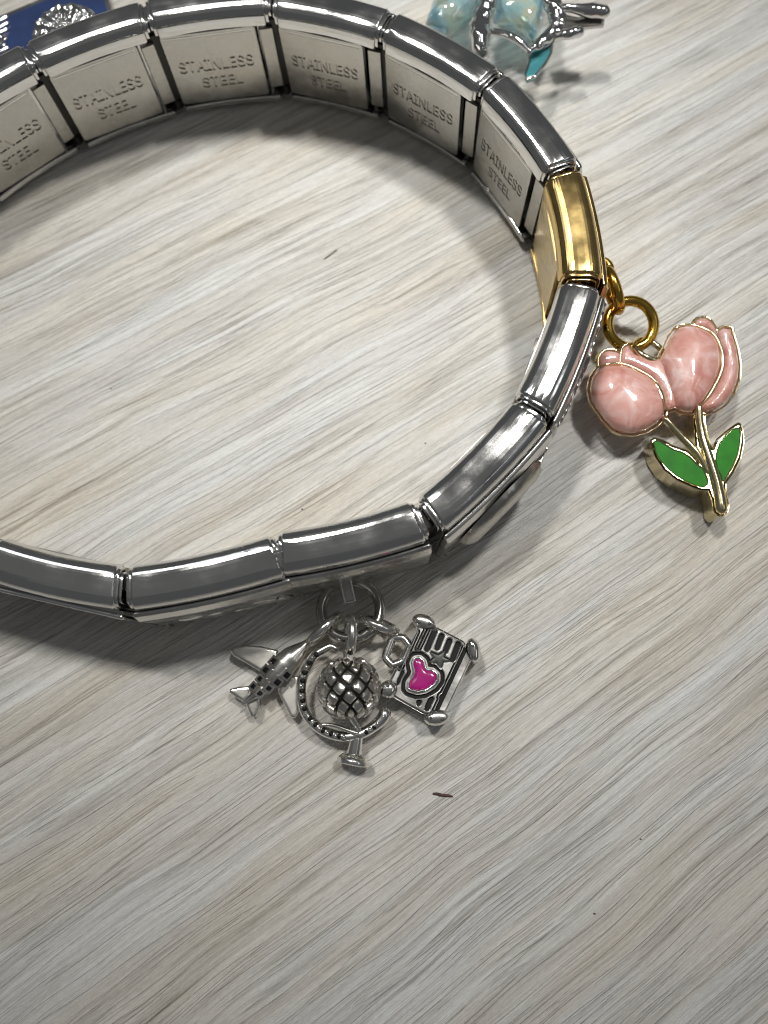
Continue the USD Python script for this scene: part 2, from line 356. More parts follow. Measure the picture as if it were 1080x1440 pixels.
# the part of the band outside the picture: one smooth curve from the last joint back to the first
t1 = J[-1] - J[-2]; t1 /= np.linalg.norm(t1); t0 = J[1] - J[0]; t0 /= np.linalg.norm(t0)
p0, p3 = J[-1], J[0]; p1, p2 = p0 + t1 * 27, p3 - t0 * 24
u = np.linspace(0, 1, 400)[:, None]
bz = (1 - u) ** 3 * p0 + 3 * u * (1 - u) ** 2 * p1 + 3 * u * u * (1 - u) * p2 + u ** 3 * p3
dl_ = np.r_[0, np.cumsum(np.linalg.norm(np.diff(bz, axis=0), axis=1))]
extra = round(dl_[-1] / 8.8)
for k in range(1, extra):
    J.append(np.array([np.interp(dl_[-1] * k / extra, dl_, bz[:, c]) for c in (0, 1)]))
NL = len(J)

TH = 2.85            # thickness of a link without its face plate
def c_profile():
    a = np.linspace(0.04, np.pi - 0.04, 26); e = 2 / 3.2
    top = [(TH / 2 - TH / 2 * np.sign(math.cos(t)) * abs(math.cos(t)) ** e, 8.3 + 1.5 * math.sin(t) ** e) for t in a]
    g = Polygon([(0, 8.3), *top, (TH, 8.3), (TH, 1.3), (2.5, 0.45), (1.4, 0.25), (0.3, 0.3), (-0.1, 0.75), (-0.1, 1.22), (1.0, 1.3), (1.0, 8.3)])
    g = g.buffer(-0.08, 4).buffer(0.08, 4)
    return g.buffer(0.05, 4).buffer(-0.05, 4)
CP = c_profile()

def sweep_profile(g, xs, xe, bulge=0.0, round_=0.12, n=9):
    """The (n, z) profile g swept along a link from x = xs(n) to xe(n), bowed outwards, with slightly rounded ends."""
    pr = np.array(g.exterior.coords)[:-1]
    if not g.exterior.is_ccw: pr = pr[::-1]
    nxt, prv = np.roll(pr, -1, 0), np.roll(pr, 1, 0); tg = nxt - prv; tg /= np.linalg.norm(tg, axis=1, keepdims=True); nor = np.c_[tg[:, 1], -tg[:, 0]]
    rows = []
    st = [(0, round_ * 1.0), (0.25, round_ * 0.45), (1.0, 0.0)]
    xsn, xen = np.array([xs(v) for v in pr[:, 0]]), np.array([xe(v) for v in pr[:, 0]])
    def row(x, ins):
        q = pr - nor * ins; s = (x - xsn) / (xen - xsn)
        return np.c_[x, q[:, 0] + bulge * 4 * s * (1 - s), q[:, 1]]
    for k, ins in st: rows.append(row(xsn + k * round_, ins))
    for s in np.linspace(0, 1, n)[1:-1]: rows.append(row(xsn + s * (xen - xsn), 0))
    for k, ins in st[::-1]: rows.append(row(xen - k * round_, ins))
    v = np.vstack(rows); m = len(pr); f = [(a, c, b) for a, b, c in grid_faces(len(rows), m)]
    for base, flip in ((0, False), ((len(rows) - 1) * m, True)):
        tri = trimesh.creation.triangulate_polygon(g, engine='earcut')
        tv, tf = tri
        # map triangulation vertices to profile vertices
        idx = [int(np.argmin(((pr - q) ** 2).sum(1))) for q in tv]
        for a, b, c in tf:
            t3 = (base + idx[a], base + idx[b], base + idx[c]); f.append(t3[::-1] if flip else t3)
    mesh = T(v, f); mesh.fix_normals(); return mesh

def engraved():
    g = box(0.28, 0.28, 6.8 - 0.28, 6.62).buffer(0.2, 4)
    plate = extr(g, 0, 0.5)
    texts = []
    for s, h, w, cx, cz in (('STAINLESS', 1.05, 5.5, 3.4, 3.75), ('STEEL', 0.98, 3.0, 3.5, 2.05)):
        t = meshkit.text_mesh(s, h, 0.4, bold=True); t.vertices[:, 0] *= w / np.ptp(t.vertices[:, 0]); b = t.bounds; t.apply_translation((cx - (b[0, 0] + b[1, 0]) / 2, cz - h / 2, 0.41)); texts.append(t)
    try:
        import manifold3d as mf
        def man(t): return mf.Manifold(mf.Mesh(np.asarray(t.vertices, np.float32), np.asarray(t.faces, np.uint32)))
        plate.merge_vertices(); pm = man(plate)
        for t in texts:
            for piece in t.split(only_watertight=False):
                piece.merge_vertices(); pm = pm - man(piece)
        mm = pm.to_mesh(); out = trimesh.Trimesh(mm.vert_properties[:, :3], mm.tri_verts, process=False)
    except Exception as e:
        print('engraving failed', e); out = plate
    return out
ENGR = engraved()
def inner_plate(L, text=True):
    """Flat plate on the inside of the link, with a rounded upper and lower edge, lettering cut in."""
    if text:
        m = ENGR.copy()
    else:
        m = extr(box(0.28, 0.28, 6.52, 6.62).buffer(0.2, 4), 0, 0.5)
    v = m.vertices.copy()
    # x along, y up the plate, z out of it -> link frame (x, n = -z, z)
    sx = (L - 1.62) / 6.8
    m = T(np.c_[0.32 + v[:, 0] * sx, 0.64 - v[:, 2], 1.30 + v[:, 1] * 1.03], m.faces)
    m.fix_normals()
    # rounded top edge strip
    edge = LineString([(0, 0), (0.01, 0)])
    top = tube([(0.70, 0.36, 8.03), (0.32 + 6.42 * sx, 0.36, 8.03)], 0.24, 16)
    return m, top

bracelet = thing('charm_bracelet', 'silver-coloured Italian charm bracelet of stamped steel links standing on edge', 'bracelet', (*CEN, 0))
def frame(i):
    a, b = J[i], J[(i + 1) % NL]; t = (b - a); L = np.linalg.norm(t); t = t / L; n = np.array([-t[1], t[0]])
    m = np.eye(4); m[:2, 0], m[:2, 1], m[:2, 3] = t, n, a
    lean = math.radians({7: 1.0, 8: 3.0, 9: 4.5, 10: 5.0, 11: 5.0, 12: 4.0, 13: 2.0}.get(i, 0))          # the front of the band leans outwards at the top
    jl, jy = JIT[i]; lean += jl
    if True:
        m = m @ trimesh.transformations.translation_matrix((0, jy, 0))
        R = trimesh.transformations.rotation_matrix(-lean, (1, 0, 0), (0, 1.4, 9.2)); m = m @ R
    return m, L
def placed(mesh, m):
    k = mesh.copy(); k.apply_transform(m); return k

JIT = np.c_[np.radians(rng.uniform(-1.6, 1.6, NL)), rng.uniform(-0.10, 0.10, NL)]
SL = math.tan(math.radians(9.5))
FACE = {}
for i in range(NL):
    m, L = frame(i)
    gold = i == 6
    B, PL, ST = ('gold', 'gold_plate', 'gold_plate') if gold else ('steel', 'plate', 'strip')
    xs, xe = (lambda v: 0.40 - SL * v), (lambda v, L=L: L - 0.40 + SL * v)
    body = sweep_profile(CP, xs, xe, bulge=0.22, round_=0.17)
    lab = 'gold-coloured link' if gold else None
    lk = put('link', placed(body, m), B, bracelet, lab, smooth=40)
    pl, top = inner_plate(L, not gold)
    put('inner_plate', placed(pl, m), PL, lk, 'plain satin gold inner plate' if gold else 'inner plate stamped STAINLESS STEEL', smooth=25)
    put('plate_edge', placed(top, m), B, lk, smooth=60)
    st = rbox(1.06, 0.4, 5.9, 0.09, (L - 0.60, 0.56, 4.75))
    put('side_strip', placed(st, m), ST, lk)
    # lips of folded sheet at both ends of the cap
    for e in (0, 1):
        lips = []
        for ins, out in ((0.16, 0.13), (0.42, 0.30)):
            ringg = CP.buffer(-ins).intersection(box(-1, 7.9, 4, 12)).difference(CP.buffer(-ins - 0.17))
            ringg = max(getattr(ringg, 'geoms', [ringg]), key=lambda q: q.area)
            if e: lips.append(sweep_profile(ringg, lambda v, L=L: L - 0.44 + SL * v, lambda v, L=L, o=out: L - 0.34 + SL * v + o, n=3, round_=0.04))
            else: lips.append(sweep_profile(ringg, lambda v, o=out: 0.34 - SL * v - o, lambda v: 0.44 - SL * v, n=3, round_=0.04))
        put('end_lip', placed(cat(lips), m), B, lk, smooth=40)
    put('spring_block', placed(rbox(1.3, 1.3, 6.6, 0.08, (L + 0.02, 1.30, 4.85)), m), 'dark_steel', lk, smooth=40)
    # spring hinge low in the gap
    hs = [ring((L + 0.02, 0.95, 0.62 + 0.17 * k), 0.33, 0.085, n=18, m=7) for k in range(5)]
    hs.append(tube([(L + 0.02, 0.95, 0.5), (L + 0.02, 0.95, 1.5)], 0.26, 12))
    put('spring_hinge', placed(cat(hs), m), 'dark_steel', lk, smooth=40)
    br = [rbox(0.16, 1.0, 1.5, 0.05, (L - 0.1, 3.15, 1.6)), rbox(0.75, 1.0, 0.16, 0.05, (L + 0.22, 3.15, 0.92)), rbox(0.6, 0.2, 1.4, 0.06, (L + 0.2, 2.4, 1.6))]
    if not gold: put('connector', placed(cat(br), m), 'strip', lk, smooth=40)
    # face plate on the outside
    sx = 0.55
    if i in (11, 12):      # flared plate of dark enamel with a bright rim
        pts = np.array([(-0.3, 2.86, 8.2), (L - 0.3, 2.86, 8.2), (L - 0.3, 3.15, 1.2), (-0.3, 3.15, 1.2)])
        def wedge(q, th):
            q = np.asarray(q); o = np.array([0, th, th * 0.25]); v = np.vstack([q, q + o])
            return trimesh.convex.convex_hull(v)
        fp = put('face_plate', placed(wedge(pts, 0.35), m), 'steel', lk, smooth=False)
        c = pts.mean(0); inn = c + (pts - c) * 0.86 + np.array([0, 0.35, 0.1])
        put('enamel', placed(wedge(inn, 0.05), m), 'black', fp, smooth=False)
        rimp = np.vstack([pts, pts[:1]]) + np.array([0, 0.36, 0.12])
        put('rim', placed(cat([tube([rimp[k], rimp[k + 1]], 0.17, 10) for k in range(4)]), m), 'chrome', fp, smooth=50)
    else:
        g = Polygon([(TH + 0.01, 1.2), (TH + 0.6, 1.3), (TH + 0.6, 7.7), (TH + 0.35, 8.5), (TH + 0.01, 8.65)]).buffer(-0.12, 2).buffer(0.12, 5)
        fp = put('face_plate', placed(sweep_profile(g, lambda v: -0.36, lambda v, L=L: L + 0.36, bulge=0.22, round_=0.16), m), 'gold' if gold else 'face', lk, smooth=40)
        if i == 8:        # medallion on the face
            th = np.linspace(0, 2 * np.pi, 40, endpoint=False)
            g = Polygon(np.c_[L / 2 - 0.2 + 3.9 * np.cos(th), 4.2 + 3.7 * np.sin(th)])
            d = inflate(g, 0.85, 0, rim=1.2, step=0.3)
            d = T(np.c_[d.vertices[:, 0], TH + 0.85 + d.vertices[:, 2], d.vertices[:, 1]], d.faces[:, ::-1])
            md = put('medallion', placed(d, m), 'strip', fp, smooth=50)
        if i == 7:        # rope rim that glitters along the face
            wv = [(-0.25 + k * (L + 0.5) / 40, TH + 0.52 + 0.3 * math.sin(math.pi * k / 40) + rng.uniform(-.04, .04), 7.9 + rng.uniform(-.12, .12)) for k in range(41)]
            put('relief', placed(tube(wv, rng.uniform(0.06, 0.13, 41), 8), m), 'chrome', fp, smooth=30)
        if i == 10:       # low wavy relief
            bl = [ball((1.2 + k * 0.85, TH + 0.72, 3.4 + 1.4 * math.sin(k * 1.9)), (0.95, 0.22 + 0.06 * math.sin(k * 2.7), 0.9 + 0.3 * math.cos(k * 1.3)), 2) for k in range(8)]
            put('relief', placed(cat(bl), m), 'face', fp, smooth=60)
        if i == 9:       # bail for the silver charms
            c = np.linalg.inv(m) @ np.r_[P(486, 818, 3.0), 1]
            x = c[0]
            fr = [rbox(0.15, 1.5, 1.6, 0.05, (x - 0.34, TH + 1.35, 2.6)), rbox(0.15, 1.5, 1.6, 0.05, (x + 0.34, TH + 1.35, 2.6)), rbox(0.83, 0.15, 1.6, 0.05, (x, TH + 2.08, 2.6))]
            bl = put('bail', placed(cat(fr), m), 'steel', fp, 'flat steel bail that carries the ring', smooth=40)
            put('bail_web', placed(rbox(0.6, 1.4, 0.2, 0.05, (x, TH + 1.35, 3.0)), m), 'plate', fp, smooth=40)
        if i == 6:        # gold eye that carries the ring
            c = np.linalg.inv(m) @ np.r_[P(846, 385, 4.0), 1]
            put('eye', placed(ring((c[0], TH + 1.1, 4.6), 0.75, 0.3, axis=(0, 0, 1)), m), 'deep_gold', fp, smooth=60)

# ------------------------------------------------------------------ gold rings and the tulip charm
def img_dir(a, b, z):
    d = P(*b, z) - P(*a, z); return d / np.linalg.norm(d)
c = P(887, 456, 2.4)
t = thing('jump_ring', 'gold jump ring lying face up, holding the pink tulip charm', 'jump ring', (c[0], c[1], 0))
rz = ring(c, 1.74, 0.40, axis=(0.10, -0.22, 1)); put('wire', rz, 'deep_gold', t, smooth=60)
c = P(861, 407, 3.6)
t = thing('jump_ring', 'gold jump ring standing on edge against the gold link', 'jump ring', (c[0], c[1], 0))
dd = img_dir((850, 372), (872, 440), 3.6); view = (np.array([0, 0, CAMZ]) - c); view /= np.linalg.norm(view)
rz = ring(c, 1.55, 0.40, axis=np.cross(dd, view) + 0.16 * view, start=dd); put('wire', rz, 'deep_gold', t, smooth=60)

O6, S6 = (820, 430), 4.5
O7, S7 = (880, 560), 6.0
ZT = 2.55
tul = thing('tulip_charm', 'gold charm of two pink enamel tulips with green leaves', 'charm', (*P(940, 590, 0)[:2], 0))
lf = zoomed([(45, 520), (60, 445), (85, 408), (110, 385), (170, 370), (240, 368), (310, 390), (380, 425), (440, 465), (485, 520), (510, 590), (520, 650), (515, 690), (470, 740), (400, 780), (330, 798), (260, 795), (200, 770), (140, 710), (90, 640), (60, 590)], O6, S6)
lb1 = zoomed([(112, 390), (98, 335), (120, 295), (160, 278), (210, 285), (242, 300), (245, 368), (170, 372)], O6, S6)
lb2 = zoomed([(238, 365), (240, 300), (258, 255), (285, 245), (330, 300), (430, 342), (490, 330), (560, 420), (600, 560), (590, 640), (540, 655), (518, 620), (505, 560), (480, 505), (440, 460), (380, 420), (310, 385)], O6, S6)
rf = zoomed([(480, 345), (520, 270), (560, 185), (600, 135), (650, 120), (710, 127), (780, 152), (830, 190), (860, 240), (880, 310), (880, 380), (860, 450), (820, 530), (780, 590), (745, 630), (690, 665), (640, 662), (590, 640), (550, 560), (510, 450)], O6, S6)
rb = zoomed([(862, 235), (852, 165), (880, 135), (940, 142), (948, 185), (975, 270), (990, 370), (985, 450), (955, 540), (900, 610), (840, 650), (770, 665), (750, 628), (785, 590), (825, 530), (865, 450), (884, 380), (884, 310)], O6, S6)
rt = zoomed([(700, 118), (725, 82), (765, 70), (810, 92), (850, 150), (855, 210), (830, 188), (785, 152), (715, 126)], O6, S6)
petals = [poly(q, ZT + 0.35, 0.05) for q in (lf, lb1, lb2, rf, rb, rt)]
head = unary_union([g.buffer(0.10) for g in petals])
put('head_setting', bevel_extr(head, ZT - 0.55, ZT + 0.1, 0.14), 'pale_gold', tul, smooth=50)
for g, h, rim in zip(petals, (1.1, 0.4, 0.36, 1.15, 0.5, 0.4), (None, 0.5, 0.5, None, 0.6, 0.5)):
    put('petal', cat([extr(g.buffer(-0.015), ZT - 0.1, ZT + 0.13), inflate(g.buffer(-0.015), h, ZT + 0.13, rim=rim, step=0.16)]), 'pink', tul, smooth=70)
# gold ridges that part the petals
def ridge(zpts, off, s, zz, r, name='petal_rim', mat='pale_gold'):
    q = [np.array(P(*pt, zz if np.ndim(zz) == 0 else zz[k])) for k, pt in enumerate(zoomed(zpts, off, s))]
    put(name, tube(spline(q, 30), r * 1.3, 8), mat, tul, smooth=60)
ridge([(112, 385), (170, 369), (240, 367), (310, 388), (380, 423), (440, 463), (487, 520), (512, 590), (520, 655)], O6, S6, (2.8, 3.0, 3.05, 3.05, 3.05, 3.05, 3.0, 2.9, 2.75), 0.075)
ridge([(785, 152), (830, 185), (865, 245), (883, 310), (882, 380), (860, 452), (820, 532), (780, 592), (752, 628)], O6, S6, (3.0, 3.1, 3.2, 3.25, 3.25, 3.2, 3.1, 2.95, 2.8), 0.085)
ridge([(590, 140), (620, 122), (655, 118), (710, 126), (780, 150)], O6, S6, (2.8, 2.85, 2.95, 3.0, 3.0), 0.075)
ridge([(845, 158), (880, 133), (942, 140), (946, 175)], O6, S6, 2.85, 0.08)
ridge([(700, 118), (727, 80), (765, 68), (808, 90)], O6, S6, 2.75, 0.06)
ridge([(98, 385), (96, 335), (120, 293), (160, 276), (210, 283)], O6, S6, 2.75, 0.065)
ridge([(236, 355), (238, 300), (258, 253), (283, 243)], O6, S6, 2.9, 0.065)
# leaves and stem: one gold casting with enamel inlays
leafbase = zoomed([(215, 350), (245, 338), (330, 368), (400, 408), (520, 448), (590, 515), (625, 560), (600, 440), (590, 330), (580, 200), (578, 90), (655, 80), (660, 200), (675, 290), (705, 390), (735, 440), (775, 345), (850, 280), (930, 222), (960, 212), (978, 270), (988, 370), (963, 500), (905, 620), (835, 716), (835, 775), (862, 900), (850, 965), (795, 995), (748, 955), (735, 855), (700, 772), (640, 772), (560, 742), (430, 682), (330, 602), (250, 482)], O7, S7)
lbp = poly(leafbase, ZT, 0.04)
l1 = poly(zoomed([(240, 365), (280, 362), (340, 400), (410, 440), (480, 460), (540, 500), (600, 560), (650, 600), (685, 680), (690, 720), (650, 745), (590, 730), (500, 690), (420, 640), (350, 580), (290, 510), (255, 440)], O7, S7), ZT, 0.03)
l2 = poly(zoomed([(955, 255), (967, 290), (960, 380), (945, 460), (905, 560), (850, 650), (825, 700), (810, 650), (780, 590), (765, 530), (775, 450), (800, 380), (850, 310), (900, 265)], O7, S7), ZT, 0.03)
put('leaf_casting', cat([bevel_extr(lbp.difference(unary_union([l1.buffer(0.0), l2.buffer(0.0)])), 0.35, ZT, 0.10), extr(lbp.buffer(-0.1), 0.36, ZT - 0.14)]), 'pale_gold', tul, smooth=40)
for g in (l1, l2): put('leaf', extr(g.buffer(-0.01), ZT - 0.3, ZT - 0.06), 'green', tul, smooth=False)
def stem(zp, r, zz):
    q = [P(*pt, zz[k]) for k, pt in enumerate(zoomed(zp, O7, S7))]
    put('stem', tube(spline(q, 30), np.interp(np.linspace(0, 1, 30), np.linspace(0, 1, len(r)), r), 16), 'pale_gold', tul, smooth=60)
stem([(617, 80), (622, 200), (640, 300), (672, 420), (708, 530), (748, 660), (780, 790), (800, 930)], (0.30, 0.30, 0.33, 0.37, 0.42, 0.47), (2.75, 2.65, 2.6, 2.58, 2.55, 2.5, 2.45, 2.4))
stem([(335, 180), (420, 270), (510, 365), (600, 460), (650, 540), (690, 620)], (0.29, 0.29, 0.27, 0.24), (2.65, 2.6, 2.55, 2.55, 2.5, 2.45))
put('stem', extr(poly(zoomed([(585, 90), (655, 80), (670, 290), (700, 420), (620, 420), (595, 300)], O7, S7), ZT, 0.03), 0.9, ZT), 'pale_gold', tul, smooth=False)
c = P(913, 492, 2.2)
put('loop', ring(c, 1.15, 0.24, axis=(0.35, 0.55, 1)), 'pale_gold', tul, smooth=60)

# ------------------------------------------------------------------ silver ring and the three travel charms
c = P(493, 857, 1.5)
t = thing('jump_ring', 'steel jump ring under the bail, holding three silver charms', 'jump ring', (c[0], c[1], 0))
put('wire', ring(c, 2.05, 0.38, axis=(0.04, 0.16, 1)), 'ring_silver', t, smooth=60)

def edge_loop(parent, a, b, z, r=0.27, off=0.0):
    """A small cast loop standing on edge: pixel a to pixel b are its two ends."""
    pa, pb = P(*a, z), P(*b, z); c = (pa + pb) / 2; d = pb - pa; R = np.linalg.norm(d) / 2 - r
    view = np.array([0, 0, CAMZ]) - c; view /= np.linalg.norm(view)
    put('loop', ring(c, R, r, axis=np.cross(d, view) + off * view * np.linalg.norm(d), start=d, squash=0.85), 'silver', parent, smooth=60)

# airplane
OA, SA = (300, 850), 6.0
air = thing('airplane_charm', 'silver airplane charm with black windows', 'charm', (*P(385, 945, 0)[:2], 0))
ZA = 1.45
fc = [P(*q, ZA + dz) for q, dz in zip(zoomed([(800, 305), (770, 345), (700, 410), (620, 485), (520, 590), (430, 685), (350, 760), (290, 810), (262, 832)], OA, SA), (0.25, 0.2, 0.15, 0.1, 0.05, 0, 0, 0, 0))]
fr = np.interp(np.linspace(0, 1, 40), np.linspace(0, 1, 9), (0.18, 0.5, 0.78, 0.86, 0.80, 0.68, 0.5, 0.29, 0.13))
put('fuselage', tube(spline(fc, 40), fr, 20, flat=0.95), 'cast_silver', air, smooth=60)
wings = [('wing', [(545, 385), (400, 352), (270, 342), (170, 357), (143, 395), (165, 432), (270, 492), (390, 562), (470, 560), (540, 470)], 1.25),
         ('wing', [(545, 700), (640, 610), (720, 600), (728, 700), (722, 900), (690, 962), (650, 950), (600, 850), (545, 745)], 1.05),
         ('tail_fin', [(330, 690), (290, 688), (220, 693), (140, 712), (133, 745), (200, 790), (250, 822), (310, 780)], 1.25),
         ('tail_fin', [(400, 770), (385, 880), (357, 952), (320, 952), (288, 880), (270, 840), (320, 780)], 1.15)]
for nm, q, z in wings:
    g = poly(zoomed(q, OA, SA), z, 0.03)
    w = put(nm, cat([extr(g, z - 0.35, z - 0.06), inflate(g, 0.16, z - 0.06, rim=0.16, step=0.14)]), 'cast_silver', air, smooth=45)
    put('inset', inflate(g.buffer(-0.16), 0.012, z + 0.098, rim=0.1, step=0.2), 'strip', w, smooth=45)
for x, y in ((520, 488), (455, 562), (405, 636), (350, 700), (612, 588), (536, 650), (466, 704), (396, 750)):
    q = zoomed([(x, y)], OA, SA)[0]; z = ZA + (0.64 if y < 600 else 0.55 if y < 680 else 0.45)
    c = P(*q, z); ax = img_dir((500, 0), (410, 90), 1); s = 0.19 if x in (520, 455, 612, 536) else 0.15
    ang = math.atan2(ax[1], ax[0])
    def tilt(mesh):
        R = trimesh.transformations.rotation_matrix(ang, (0, 0, 1)); mesh.apply_transform(R)
        side = c - (fc[4] if True else 0); lat = np.dot(side[:2], np.array([-ax[1], ax[0]]))
        mesh.apply_transform(trimesh.transformations.rotation_matrix(-lat * 0.9, (ax[0], ax[1], 0))); mesh.apply_translation(c); return mesh
    w = put('window', tilt(rbox(2 * s, 2 * s, 0.3, 0.09)), 'black', air, smooth=40)
    put('frame', tilt(extr(box(-s - .11, -s - .11, s + .11, s + .11).buffer(0.04).difference(box(-s + .01, -s + .01, s - .01, s - .01).buffer(0.02)), -0.15, 0.25)), 'silver', w, smooth=40)
edge_loop(air, (431, 908), (481, 862), 1.75, 0.31, 0.1)

# globe
OG, SG = (380, 800), 4.91
glo = thing('globe_charm', 'silver globe on a stand with beaded meridian arc', 'charm', (*P(491, 969, 0)[:2], 0))
gc = P(491, 968, 2.25); GR = 1.86
pole = img_dir((502, 1080), (487, 880), 1.0); pole = pole / np.linalg.norm(pole)
sidev = np.cross(pole, [0, 0, 1.0]); sidev /= np.linalg.norm(sidev); fwd = np.cross(sidev, pole)
core = trimesh.creation.icosphere(3, GR); core.apply_translation(gc); gl = put('globe', core, 'black', glo, smooth=True)
def sph(lat, lon, r):
    la, lo = math.radians(lat), math.radians(lon)
    return gc + r * (math.sin(la) * pole + math.cos(la) * (math.sin(lo) * sidev + math.cos(lo) * fwd))
for k, lat in enumerate((-57, -38, -19, 0, 19, 38, 57)):
    for j in range(10):
        lon = j * 36 + (18 if k % 2 else 0) + 4
        cl = max(math.cos(math.radians(lat)), 0.3); dl = 14.2; do = 14.0
        vs, rows = [], []
        for s, r in ((1.0, GR - 0.05), (0.95, GR + 0.20), (0.74, GR + 0.31), (0.4, GR + 0.33)):
            row = []
            for a in np.linspace(0, 2 * np.pi, 12, endpoint=False):
                u, w = math.cos(a), math.sin(a); q = (abs(u) ** 1.15 + abs(w) ** 1.15) ** (1 / 1.15)
                row.append(sph(np.clip(lat + dl * s * w / q, -88, 88), lon + do * s * u / q * (1.0 if abs(lat) < 50 else 0.95), r + 0.03 * math.sin(j * 7 + k * 3 + a)))
            rows.append(row)
        v = np.array([p for r in rows for p in r] + [sph(lat, lon, GR + 0.33)])
        f = grid_faces(4, 12) + [(len(v) - 1, 36 + a, 36 + (a + 1) % 12) for a in range(12)]
        pm = T(v, f); pm.fix_normals()
        if v[:, 2].min() < 0.05: pm.vertices[:, 2] = np.maximum(pm.vertices[:, 2], 0.05)
        put('raised_diamond', pm, 'cast_silver', gl, smooth=45)
arcp = [(450, 548), (420, 535), (370, 555), (310, 595), (262, 660), (228, 740), (214, 830), (220, 920), (246, 1000), (292, 1060), (350, 1108), (430, 1143), (510, 1158), (580, 1152), (650, 1128), (712, 1090), (768, 1042), (792, 1000)]
ap = [P(*q, 2.2 - 0.5 * min(1, k / 9)) for k, q in enumerate(zoomed(arcp, OG, SG))]
aw = np.interp(np.linspace(0, 1, 70), (0, 0.1, 0.5, 0.9, 1), (0.22, 0.31, 0.34, 0.36, 0.44))
arc = put('meridian_arc', tube(spline(ap, 70), aw, 14, flat=1.0), 'silver', glo, smooth=60)
dots = [(325, 598), (278, 652), (247, 718), (236, 775), (230, 842), (234, 908), (247, 962), (281, 1028), (316, 1072), (366, 1112), (420, 1137), (475, 1155), (665, 1130), (720, 1095), (767, 1050)]
sp = spline(ap, 300)
for x, y in dots:
    q = P(*zoomed([(x, y)], OG, SG)[0], 2.0); k = int(np.argmin(((sp - q)[:, :2] ** 2).sum(1))); c = sp[k] * 0.6 + np.r_[q[:2], sp[k][2]] * 0.4
    put('black_dot', ball(c + [0, 0, 0.25], (0.2, 0.2, 0.14), 1), 'black', arc, smooth=True)
    nb = (sp[min(k + 9, 299)] - sp[k]) * 0.9; put('bead', ball(sp[k] + nb + [0, 0, 0.27], 0.16, 1), 'silver', arc, smooth=True)
put('cross_bar', tube(spline([P(*q, 2.3) for q in zoomed([(360, 1075), (440, 1082), (520, 1108), (600, 1135)], OG, SG)], 14), 0.13, 10), 'silver', glo, smooth=60)
put('pivot', cat([tube([sph(84, 0, GR), sph(84, 0, GR + 0.6)], 0.22, 10), tube([sph(-84, 0, GR), P(*zoomed([(620, 1130)], OG, SG)[0], 1.8)], 0.2, 10)]), 'silver', glo, smooth=60)
s0, s1 = P(*zoomed([(598, 1160)], OG, SG)[0], 1.6), P(*zoomed([(577, 1280)], OG, SG)[0], 1.35)
put('stand_stem', tube(spline([s0, (s0 + s1) / 2, s1], 12), np.linspace(0.42, 0.52, 12), 14), 'silver', glo, smooth=60)
axd = (s1 - s0) / np.linalg.norm(s1 - s0)
b0 = P(*zoomed([(580, 1300)], OG, SG)[0], 1.22)
prof = np.array([(0, -0.25), (0.5, -0.25), (0.85, -0.1), (1.08, 0.12), (1.14, 0.3), (1.08, 0.48), (0.8, 0.56), (0.0, 0.6)])
bd = trimesh.creation.revolve(prof, sections=36); bd.apply_transform(trimesh.geometry.align_vectors([0, 0, 1], axd + np.array([0, 0, 0.25]))); bd.apply_translation(b0)
bd.vertices[:, 2] = np.maximum(bd.vertices[:, 2], 0.02)
put('stand_base', bd, 'silver', glo, smooth=50)
edge_loop(glo, (494, 862), (491, 922), 2.6, 0.34, 0.15)

# suitcase
OS, SS = (560, 860), 7.714
sui = thing('suitcase_charm', 'silver suitcase charm with magenta heart and dark star', 'charm', (*P(606, 942, 0)[:2], 0))
ZS = 2.1
def sz(q): return zoomed(q, OS, SS)
outer = poly(sz([(215, 165), (420, 185), (690, 325), (765, 400), (760, 520), (500, 1050), (410, 1130), (270, 1095), (20, 955), (-90, 885), (-115, 815), (-10, 600), (190, 200)]), ZS, 0.04)
def sline(a, b, w):
    (x0, y0), (x1, y1) = sz([a, b]); return LineString([P(x0, y0, ZS)[:2], P(x1, y1, ZS)[:2]]).buffer(w / SS / 20.9 / 2, 4)
hp = [(172, 560), (190, 522), (228, 520), (262, 548), (276, 610), (300, 645), (365, 655), (408, 690), (408, 740), (370, 790), (290, 838), (200, 852), (125, 828), (130, 770), (178, 710), (192, 650)]
heart = poly(sz(hp), ZS, 0.03)
star_pts = [(445 + (150 if k % 2 == 0 else 66) * math.sin(2 * math.pi * k / 10 + 0.5), 510 - (112 if k % 2 == 0 else 50) * math.cos(2 * math.pi * k / 10 + 0.5)) for k in range(10)]
star = poly(sz(star_pts), ZS)
w_ = 1 / SS / 20.9
moat = heart.buffer(88 * w_).difference(heart.buffer(36 * w_))
slots = unary_union([sline((312, 195), (215, 400), 54), sline((392, 215), (312, 404), 58), sline((470, 262), (422, 392), 54), sline((556, 317), (508, 434), 54), sline((650, 352), (590, 515), 54),
                     sline((195, 215), (20, 605), 62), sline((735, 390), (400, 1108), 78), sline((225, 975), (222, 995), 50), sline((358, 945), (312, 1050), 54), sline((48, 650), (-5, 780), 32), sline((452, 900), (440, 930), 30)])
cut = unary_union([slots, moat, star])
put('case', extr(outer.buffer(-0.03), 0.45, ZS - 0.28), 'silver', sui, smooth=30)
put('recess', extr(outer.buffer(-0.12), ZS - 0.3, ZS - 0.24), 'black', sui, smooth=False)
put('front_relief', bevel_extr(outer.difference(cut), ZS - 0.29, ZS, 0.09), 'cast_silver', sui, smooth=40)
put('star', inflate(star.buffer(-0.04), 0.05, ZS - 0.22, rim=0.2), 'soot', sui, smooth=30)
put('heart', cat([extr(heart.buffer(0.02), ZS - 0.1, ZS + 0.0), inflate(heart.buffer(0.02), 0.12, ZS, rim=0.3)]), 'magenta', sui, smooth=60)
